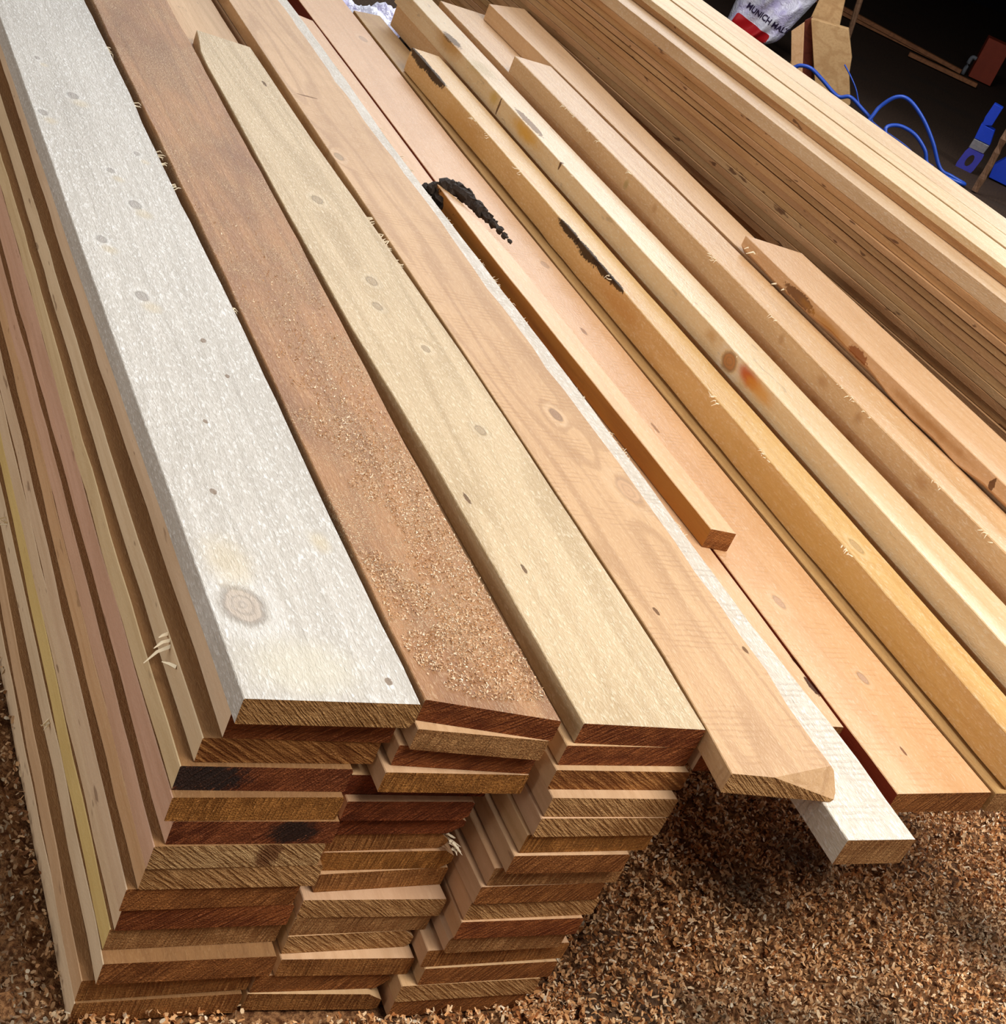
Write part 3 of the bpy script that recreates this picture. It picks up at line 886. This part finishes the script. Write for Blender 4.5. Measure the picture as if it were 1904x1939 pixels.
rs = np.random.RandomState(11)
def scatter(n, x0, x1, y0, y1):
    return rs.uniform(x0, x1, n), rs.uniform(y0, y1, n)
X1, Y1 = scatter(95000, .36, 1.45, -.32, .70)
X2, Y2 = scatter(15000, -.34, -.03, -.12, 1.1)
X3, Y3 = scatter(11000, -.12, .45, -.20, .0)
X = np.concatenate([X1, X2, X3]); Y = np.concatenate([Y1, Y2, Y3])
keep = ~((X > -.052) & (X < .387) & (Y > -.006)) & ~((X > .10) & (X < .387) & (Y > -.026))
X, Y = X[keep], Y[keep]
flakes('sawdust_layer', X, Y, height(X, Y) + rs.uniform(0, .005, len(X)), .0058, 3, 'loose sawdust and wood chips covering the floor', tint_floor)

# the bed under the chips
gx = np.arange(-.40, 1.60, .008)
gy = np.arange(-.36, .77, .008)
GX, GY = np.meshgrid(gx, gy)
GZ = height(GX, GY) - .003
inside = (GX > -.065) & (GX < .40) & (GY > -.035)
GZ = np.where(inside, np.minimum(GZ, -.003), GZ)
nx, ny = len(gx), len(gy)
V = np.stack([GX, GY, GZ], -1).reshape(-1, 3)
ii = (np.arange(ny - 1)[:, None] * nx + np.arange(nx - 1)[None]).ravel()
Q = np.stack([ii, ii + 1, ii + 1 + nx, ii + nx], 1)
me = bpy.data.meshes.new('sawdust_bed')
me.vertices.add(len(V)); me.vertices.foreach_set('co', V.ravel())
me.loops.add(Q.size); me.loops.foreach_set('vertex_index', Q.ravel())
me.polygons.add(len(Q)); me.polygons.foreach_set('loop_start', np.arange(len(Q)) * 4)
me.update(calc_edges=True)
me.materials.append(floor_mat)
bed = bpy.data.objects.new('sawdust_bed', me)
COL.objects.link(bed)
tag(bed, 'packed brown sawdust bed under the loose chips', 'sawdust', kind='stuff')


def tint_dust(x, y, r):
    n = len(x)
    pal = np.array([(.88, .66, .44), (.74, .48, .28), (.95, .80, .60), (.55, .30, .14)])
    return pal[r.choice(4, n, p=[.35, .3, .15, .2])] * r.uniform(.8, 1.1, n)[:, None]


dy = np.abs(rs.normal(0, .32, 9000)) + .0
dx = rs.uniform(.158, .272, 9000)
w = fbm(dx, dy, 21, 45.0) + .8 * (dx - .2) / .06
k = (w > -.3) & (dy < 1.2) & (dy > .01)
flakes('sawdust_on_board', dx[k], dy[k], np.full(k.sum(), .3606), .0022, 7, 'fine sawdust sprinkled on the brown top board', tint_dust)

# ------------------------------------------------------------------ things at the back of the shed
def prism(name, front, back, mat, parent=None, label=None, cat=None, group=None):
    V, F = box_verts(front, back)
    o = mesh_obj(name, V, F, [mat], parent=parent)
    import bmesh
    bm = bmesh.new(); bm.from_mesh(o.data); bmesh.ops.recalc_face_normals(bm, faces=bm.faces)
    bmesh.ops.bevel(bm, geom=list(bm.edges), offset=.0015, segments=1, affect='EDGES')
    bm.to_mesh(o.data); bm.free()
    if label:
        tag(o, label, cat, group)
    return o


# malt sack: a stuffed woven sack with creases, set in its own upright frame
SB = Vector((3.34, 4.73, 0))
sx = Vector((.802, -.597, 0)).normalized()      # along its width
sn = Vector((-.597, -.802, 0)).normalized()     # toward the yard
SHGT = .50
rg = random.Random(77)
creases = [(rg.uniform(0, 1), rg.uniform(0, 1), rg.uniform(-1.4, .2), rg.uniform(.008, .022), rg.uniform(18, 44)) for _ in range(30)]


def sack_edges(z):
    r = .275 + .34 * z - .10 * math.exp(-(z / .045) ** 2)
    return .070 + .02 * math.exp(-(z / .03) ** 2), min(r, .42)


def sack_depth(u, v):
    e = max(0.0, 1 - (2 * u - 1) ** 2) ** .45 * max(0.0, min(1, v * 9)) ** .5
    d = .07 * e * (1 - .35 * v)
    for cu, cv, a, h, f in creases:
        t = (u - cu) * math.cos(a) + (v - cv) * math.sin(a)
        s = -(u - cu) * math.sin(a) + (v - cv) * math.cos(a)
        d += e * h * math.exp(-(t * f * .55) ** 2 - (s * 3.6) ** 2)
    return d


def sack_pt(u, v, off=0.0, side=1):
    z = v * SHGT + .004
    a, b = sack_edges(z)
    p = SB + sx * (a + u * (b - a)) + Vector((0, 0, z))
    return p + sn * (side * sack_depth(u, v) + off)


nu, nv = 40, 48
V, F = [], []
for side in (1, -.6):
    base = len(V)
    for j in range(nv + 1):
        for i in range(nu + 1):
            V.append(sack_pt(i / nu, j / nv, 0, side))
    for j in range(nv):
        for i in range(nu):
            a = base + j * (nu + 1) + i
            f = (a, a + 1, a + nu + 2, a + nu + 1)
            F.append(f if side > 0 else tuple(reversed(f)))
Ns = NT('white_woven_plastic')
p, q, rnd = Ns.coords()
n = Ns.noise(p, 14.0, 3.0)
sack_mat = Ns.fin(Ns.mix(Ns.smooth(n, .4, .65), (.84, .82, .92), (.66, .60, .86)), .25, Ns.bump(Ns.noise(p, 38.0, 3.0, .6, 1.0), .5, .02), .5)
sack = mesh_obj('malt_sack', V, F, [sack_mat], smooth=True)
tag(sack, 'crumpled white plastic malt sack with red patch beyond the lath pile', 'sack')


red_mat = plain('red_print', (.55, .01, .015), .35, .5, .1, 10, .05)
ink = plain('dark_ink', (.035, .02, .06), .5, .3, 0, 10, .0)
ang = math.radians(-11)
ca, sa = math.cos(ang), math.sin(ang)


def to_sack(s, z, off):
    a, b = sack_edges(z)
    return sack_pt((s - a) / (b - a), (z - .004) / SHGT, off)


# red patch, a rounded band under the lettering
V, F = [], []
A, B = 22, 8
for j_ in range(B + 1):
    for i_ in range(A + 1):
        s_, z_ = .165 * i_ / A, -.050 * j_ / B
        cut = .010
        ex_ = max(0, cut - min(s_, .165 - s_)) ; ez_ = max(0, cut - min(-z_, .050 + z_))
        if ex_ > 0 and ez_ > 0:
            k_ = math.hypot(ex_, ez_)
            if k_ > cut:
                s_ += (1 if s_ < .08 else -1) * ex_ * (1 - cut / k_); z_ += (-1 if -z_ < .025 else 1) * ez_ * (1 - cut / k_)
        V.append(to_sack(.100 + s_ * ca - z_ * sa, .128 + s_ * sa + z_ * ca, .003))
for j_ in range(B):
    for i_ in range(A):
        k_ = j_ * (A + 1) + i_
        F.append((k_, k_ + A + 1, k_ + A + 2, k_ + 1))
mesh_obj('red_patch', V, F, [red_mat], parent=sack, smooth=True)
fc_ = bpy.data.curves.new('lettering', 'FONT')
fc_.body = 'MUNICH MALT'
fc_.size = .034
fc_.offset = .0009
fc_.resolution_u = 3
tmp = bpy.data.objects.new('lettering_source', fc_)
COL.objects.link(tmp)
bpy.context.view_layer.update()
me = bpy.data.meshes.new_from_object(tmp.evaluated_get(bpy.context.evaluated_depsgraph_get()))
bpy.data.objects.remove(tmp)
wid = max(v.co.x for v in me.vertices)
for v in me.vertices:
    s_, z_ = v.co.x / wid * .205, v.co.y
    v.co = to_sack(.122 + s_ * ca - z_ * sa, .158 + s_ * sa + z_ * ca, .0035)
me.materials.clear()
me.materials.append(ink)
lt = bpy.data.objects.new('lettering', me)
COL.objects.link(lt)
lt.parent = sack


# the offcuts standing by the sack
OG = 'offcuts standing beside the malt sack'
off_mat = wood('honey_offcut', (.62, .38, .17), (.40, .20, .07), (.78, .56, .32), ring=.4, streak=.4, fuzz=.1, bump=.3, rough=.6, rings=5)
back = Vector((.64, .77, 0)) * .05
prism('offcut_board', [(3.424, 4.21, .261), (3.541, 4.113, .002), (3.60, 4.064, .002), (3.644, 4.028, .03), (3.60, 4.065, .13), (3.585, 4.077, .19), (3.537, 4.117, .284)],
      back, off_mat, None, 'leaning honey-coloured offcut with a wavy live edge', 'offcut', OG)
prism('offcut_board', [(3.482, 4.292, .323), (3.486, 4.289, .05), (3.60, 4.195, .05), (3.573, 4.217, .262), (3.545, 4.24, .40), (3.50, 4.277, .42)], back * .8, off_mat, None,
      'dull offcut block rising behind the live-edged offcut', 'offcut', OG)
prism('offcut_board', [(3.375, 4.225, .191), (3.398, 4.206, .24), (3.475, 4.142, .02), (3.44, 4.172, .02)], back * .6, M['peach2'], None,
      'slim pinkish offcut between the malt sack and the leaning offcut', 'offcut', OG)
prism('offcut_board', [(3.440, 4.262, .238), (3.456, 4.248, .262), (3.545, 4.174, .03), (3.495, 4.216, .03)], back * .5,
      wood('dark_red_heartwood', (.20, .035, .012), (.10, .012, .004), (.3, .08, .03), rough=.6), None, 'dark red offcut in the gap beside the leaning offcut', 'offcut', OG)
stick_mat = wood('dim_brown_stick', (.20, .10, .05), (.10, .045, .02), (.3, .18, .1), rough=.7)
for (a, b_, r, lab) in (((3.93, 4.54, .0), (3.86, 4.60, .62), .012, 'brown pole standing behind the offcuts'),
                        ((3.80, 4.62, .0), (3.72, 4.70, .60), .008, 'thinner dark pole next to the brown pole'),
                        ((3.854, 3.409, .0), (3.853, 3.413, .42), .013, 'rough brown prop stick standing before the blue tool')):
    V, F = [], []
    a, b_ = Vector(a), Vector(b_)
    pts = [a.lerp(b_, t) + Vector((.003 * math.sin(t * 9), .003 * math.cos(t * 7), 0)) for t in np.linspace(0, 1, 9)]
    tube(V, F, pts, [r * (1 + .08 * math.sin(i * 2)) for i in range(9)], 8)
    tag(mesh_obj('wooden_pole', V, F, [stick_mat]), lab, 'pole')

# blue air hose in loops
hose_pts = [(3.20, 3.99, .02), (3.24, 3.985, .085), (3.267, 3.968, .115), (3.282, 3.955, .132), (3.312, 3.929, .138), (3.352, 3.894, .12), (3.413, 3.841, .089),
            (3.446, 3.812, .106), (3.489, 3.775, .087), (3.529, 3.74, .062), (3.548, 3.735, .02), (3.53, 3.70, .008), (3.50, 3.72, .03), (3.515, 3.728, .085),
            (3.532, 3.732, .125), (3.560, 3.712, .176), (3.596, 3.681, .187), (3.653, 3.632, .150), (3.71, 3.582, .088), (3.763, 3.536, .014), (3.80, 3.50, .006),
            (3.82, 3.44, .006), (3.74, 3.47, .006), (3.60, 3.62, .01), (3.56, 3.68, .06), (3.603, 3.675, .088), (3.654, 3.631, .085), (3.701, 3.59, .05),
            (3.722, 3.57, .012), (3.74, 3.55, .006)]
hose_mat = plain('blue_hose_rubber', (.015, .07, .42), .35, .5, .1, 40, .05)
V, F = [], []
tube(V, F, spline(hose_pts, 7), .0075, 8)
tag(mesh_obj('air_hose', V, F, [hose_mat], smooth=True), 'blue air hose looping up behind the lath pile', 'hose')
V, F = [], []
tube(V, F, spline([(3.40, 3.87, .20), (3.422, 3.833, .173), (3.452, 3.807, .139), (3.489, 3.775, .085), (3.55, 3.72, .055), (3.60, 3.675, .045), (3.66, 3.63, .03), (3.70, 3.6, .006)], 7), .0028, 6)
tag(mesh_obj('thin_cable', V, F, [hose_mat], smooth=True), 'thin blue cable dropping to the hose loops', 'cable')

# blue clamp-like tool by the prop stick
blue = plain('blue_paint', (.01, .05, .50), .35, .5, .15, 60, .1)
steel = plain('worn_steel', (.55, .56, .60), .3, .6, .4, 90, .2)
steel.node_tree.nodes['Principled BSDF'].inputs['Metallic'].default_value = .8
bw = Vector((.711, .703, 0)) * .05
root = bpy.data.objects.new('blue_tool', None)
root.location = (4.05, 3.69, 0)
COL.objects.link(root)
tag(root, 'blue metal tool with a slotted foot and steel collar by the prop stick', 'tool')


def part(name, pts, dep, mat):
    o = prism(name, [Vector(v) - root.location for v in pts], dep, mat, root)
    return o


part('handle', [(4.022, 3.715, .264), (4.048, 3.688, .262), (4.045, 3.691, .187), (4.021, 3.716, .172), (4.018, 3.719, .206)], bw, blue)
part('body', [(4.018, 3.719, .178), (4.058, 3.678, .174), (4.066, 3.670, .118), (4.020, 3.716, .118)], bw * 1.3, blue)
part('collar', [(4.020, 3.716, .116), (4.066, 3.670, .116), (4.062, 3.674, .080), (4.018, 3.718, .078)], bw * 1.2, steel)
# foot: a plate with an oval slot
ring = []
c0 = Vector((4.038, 3.698, .034)); ex = Vector((.711, -.703, 0)); ez = Vector((.1, -.1, 1)).normalized()
V, F = [], []
K = 20
for k in range(K):
    t = 6.2832 * k / K
    ct, st_ = math.cos(t), math.sin(t)
    m_ = max(abs(ct) / .036, abs(st_) / .044)
    for (a, b_) in ((ct / m_, st_ / m_), (ct * .013, st_ * .026)):
        for dd in (0, 1):
            V.append(c0 + ex * a + ez * b_ + bw * (.25 * dd) - root.location)
for k in range(K):
    a, b_ = k * 4, ((k + 1) % K) * 4
    F += [(a, b_, b_ + 2, a + 2), (a + 1, a + 3, b_ + 3, b_ + 1), (a, a + 1, b_ + 1, b_), (a + 2, b_ + 2, b_ + 3, a + 3)]
mesh_obj('slotted_foot', V, F, [plain('violet_blue_paint', (.05, .05, .36), .4, .5, .2, 50, .1)], parent=root)
prism('blue_jerrycan', [(4.150, 3.673, .0), (4.230, 3.595, .0), (4.225, 3.60, .085), (4.165, 3.659, .09), (4.146, 3.677, .05)], bw * 1.5, blue, None,
      'low blue container half hidden behind the prop stick', 'container')

# dim planks and bits on the floor far behind
FG = 'dim planks on the floor deep in the shed'
pm = wood('dim_orange_plank', (.34, .13, .045), (.18, .06, .02), (.42, .2, .09), rough=.6)
for a, b_, lab in (((5.0, 6.45, .0), (5.60, 5.74, .0), 'long dim plank lying on the dark floor'),
                   ((5.03, 6.40, .03), (5.63, 5.69, .0), 'second dim plank crossed over the long one'),
                   ((5.25, 5.70, .0), (5.55, 5.45, .0), 'short dim plank nearer than the long pair')):
    a, b_ = Vector(a), Vector(b_)
    d = (b_ - a).normalized(); s_ = Vector((-d.y, d.x, 0)) * .018
    prism('dim_plank', [a - s_, b_ - s_, b_ + s_, a + s_], Vector((0, 0, .022)), pm, None, lab, 'plank', FG)
prism('red_box', [(5.70, 5.70, 0), (5.80, 5.62, 0), (5.80, 5.62, .22), (5.70, 5.70, .22)], Vector((.08, .1, 0)), plain('dull_red', (.28, .04, .015), .6, .3), None,
      'dull red box in the gloom at the right', 'box')
V, F = [], []
tube(V, F, spline([(5.655, 5.70, .0), (5.655, 5.70, .075), (5.66, 5.695, .10), (5.675, 5.68, .10)], 5), .011, 10)
tag(mesh_obj('pipe_elbow', V, F, [plain('grey_plastic', (.16, .17, .19), .5)], smooth=True), 'small grey pipe elbow beside the red box', 'pipe')

# plastic sheets beyond the far ends of the boards
for (cx, cy, w_, d_, lab, sd) in ((1.30, 3.30, .34, .22, 'crumpled pale plastic sheet beyond the bark-edged batten', 1), (2.02, 3.75, .24, .18, 'small scrap of white plastic by the far end of the lath pile', 2)):
    V, F = [], []
    K = 22
    for j in range(K + 1):
        for i in range(K + 1):
            x = (i / K - .5) * w_; y = (j / K - .5) * d_
            V.append((cx + x, cy + y, .03 + .02 * math.sin(x * 40 + sd) * math.cos(y * 33) + .014 * math.sin(x * 90 + y * 70 + sd)))
    for j in range(K):
        for i in range(K):
            a = j * (K + 1) + i
            F.append((a, a + 1, a + K + 2, a + K + 1))
    o = mesh_obj('plastic_sheet', V, F, [sack_mat], smooth=True)
    sm = o.modifiers.new('thickness', 'SOLIDIFY'); sm.thickness = .002
    tag(o, lab, 'plastic sheet')
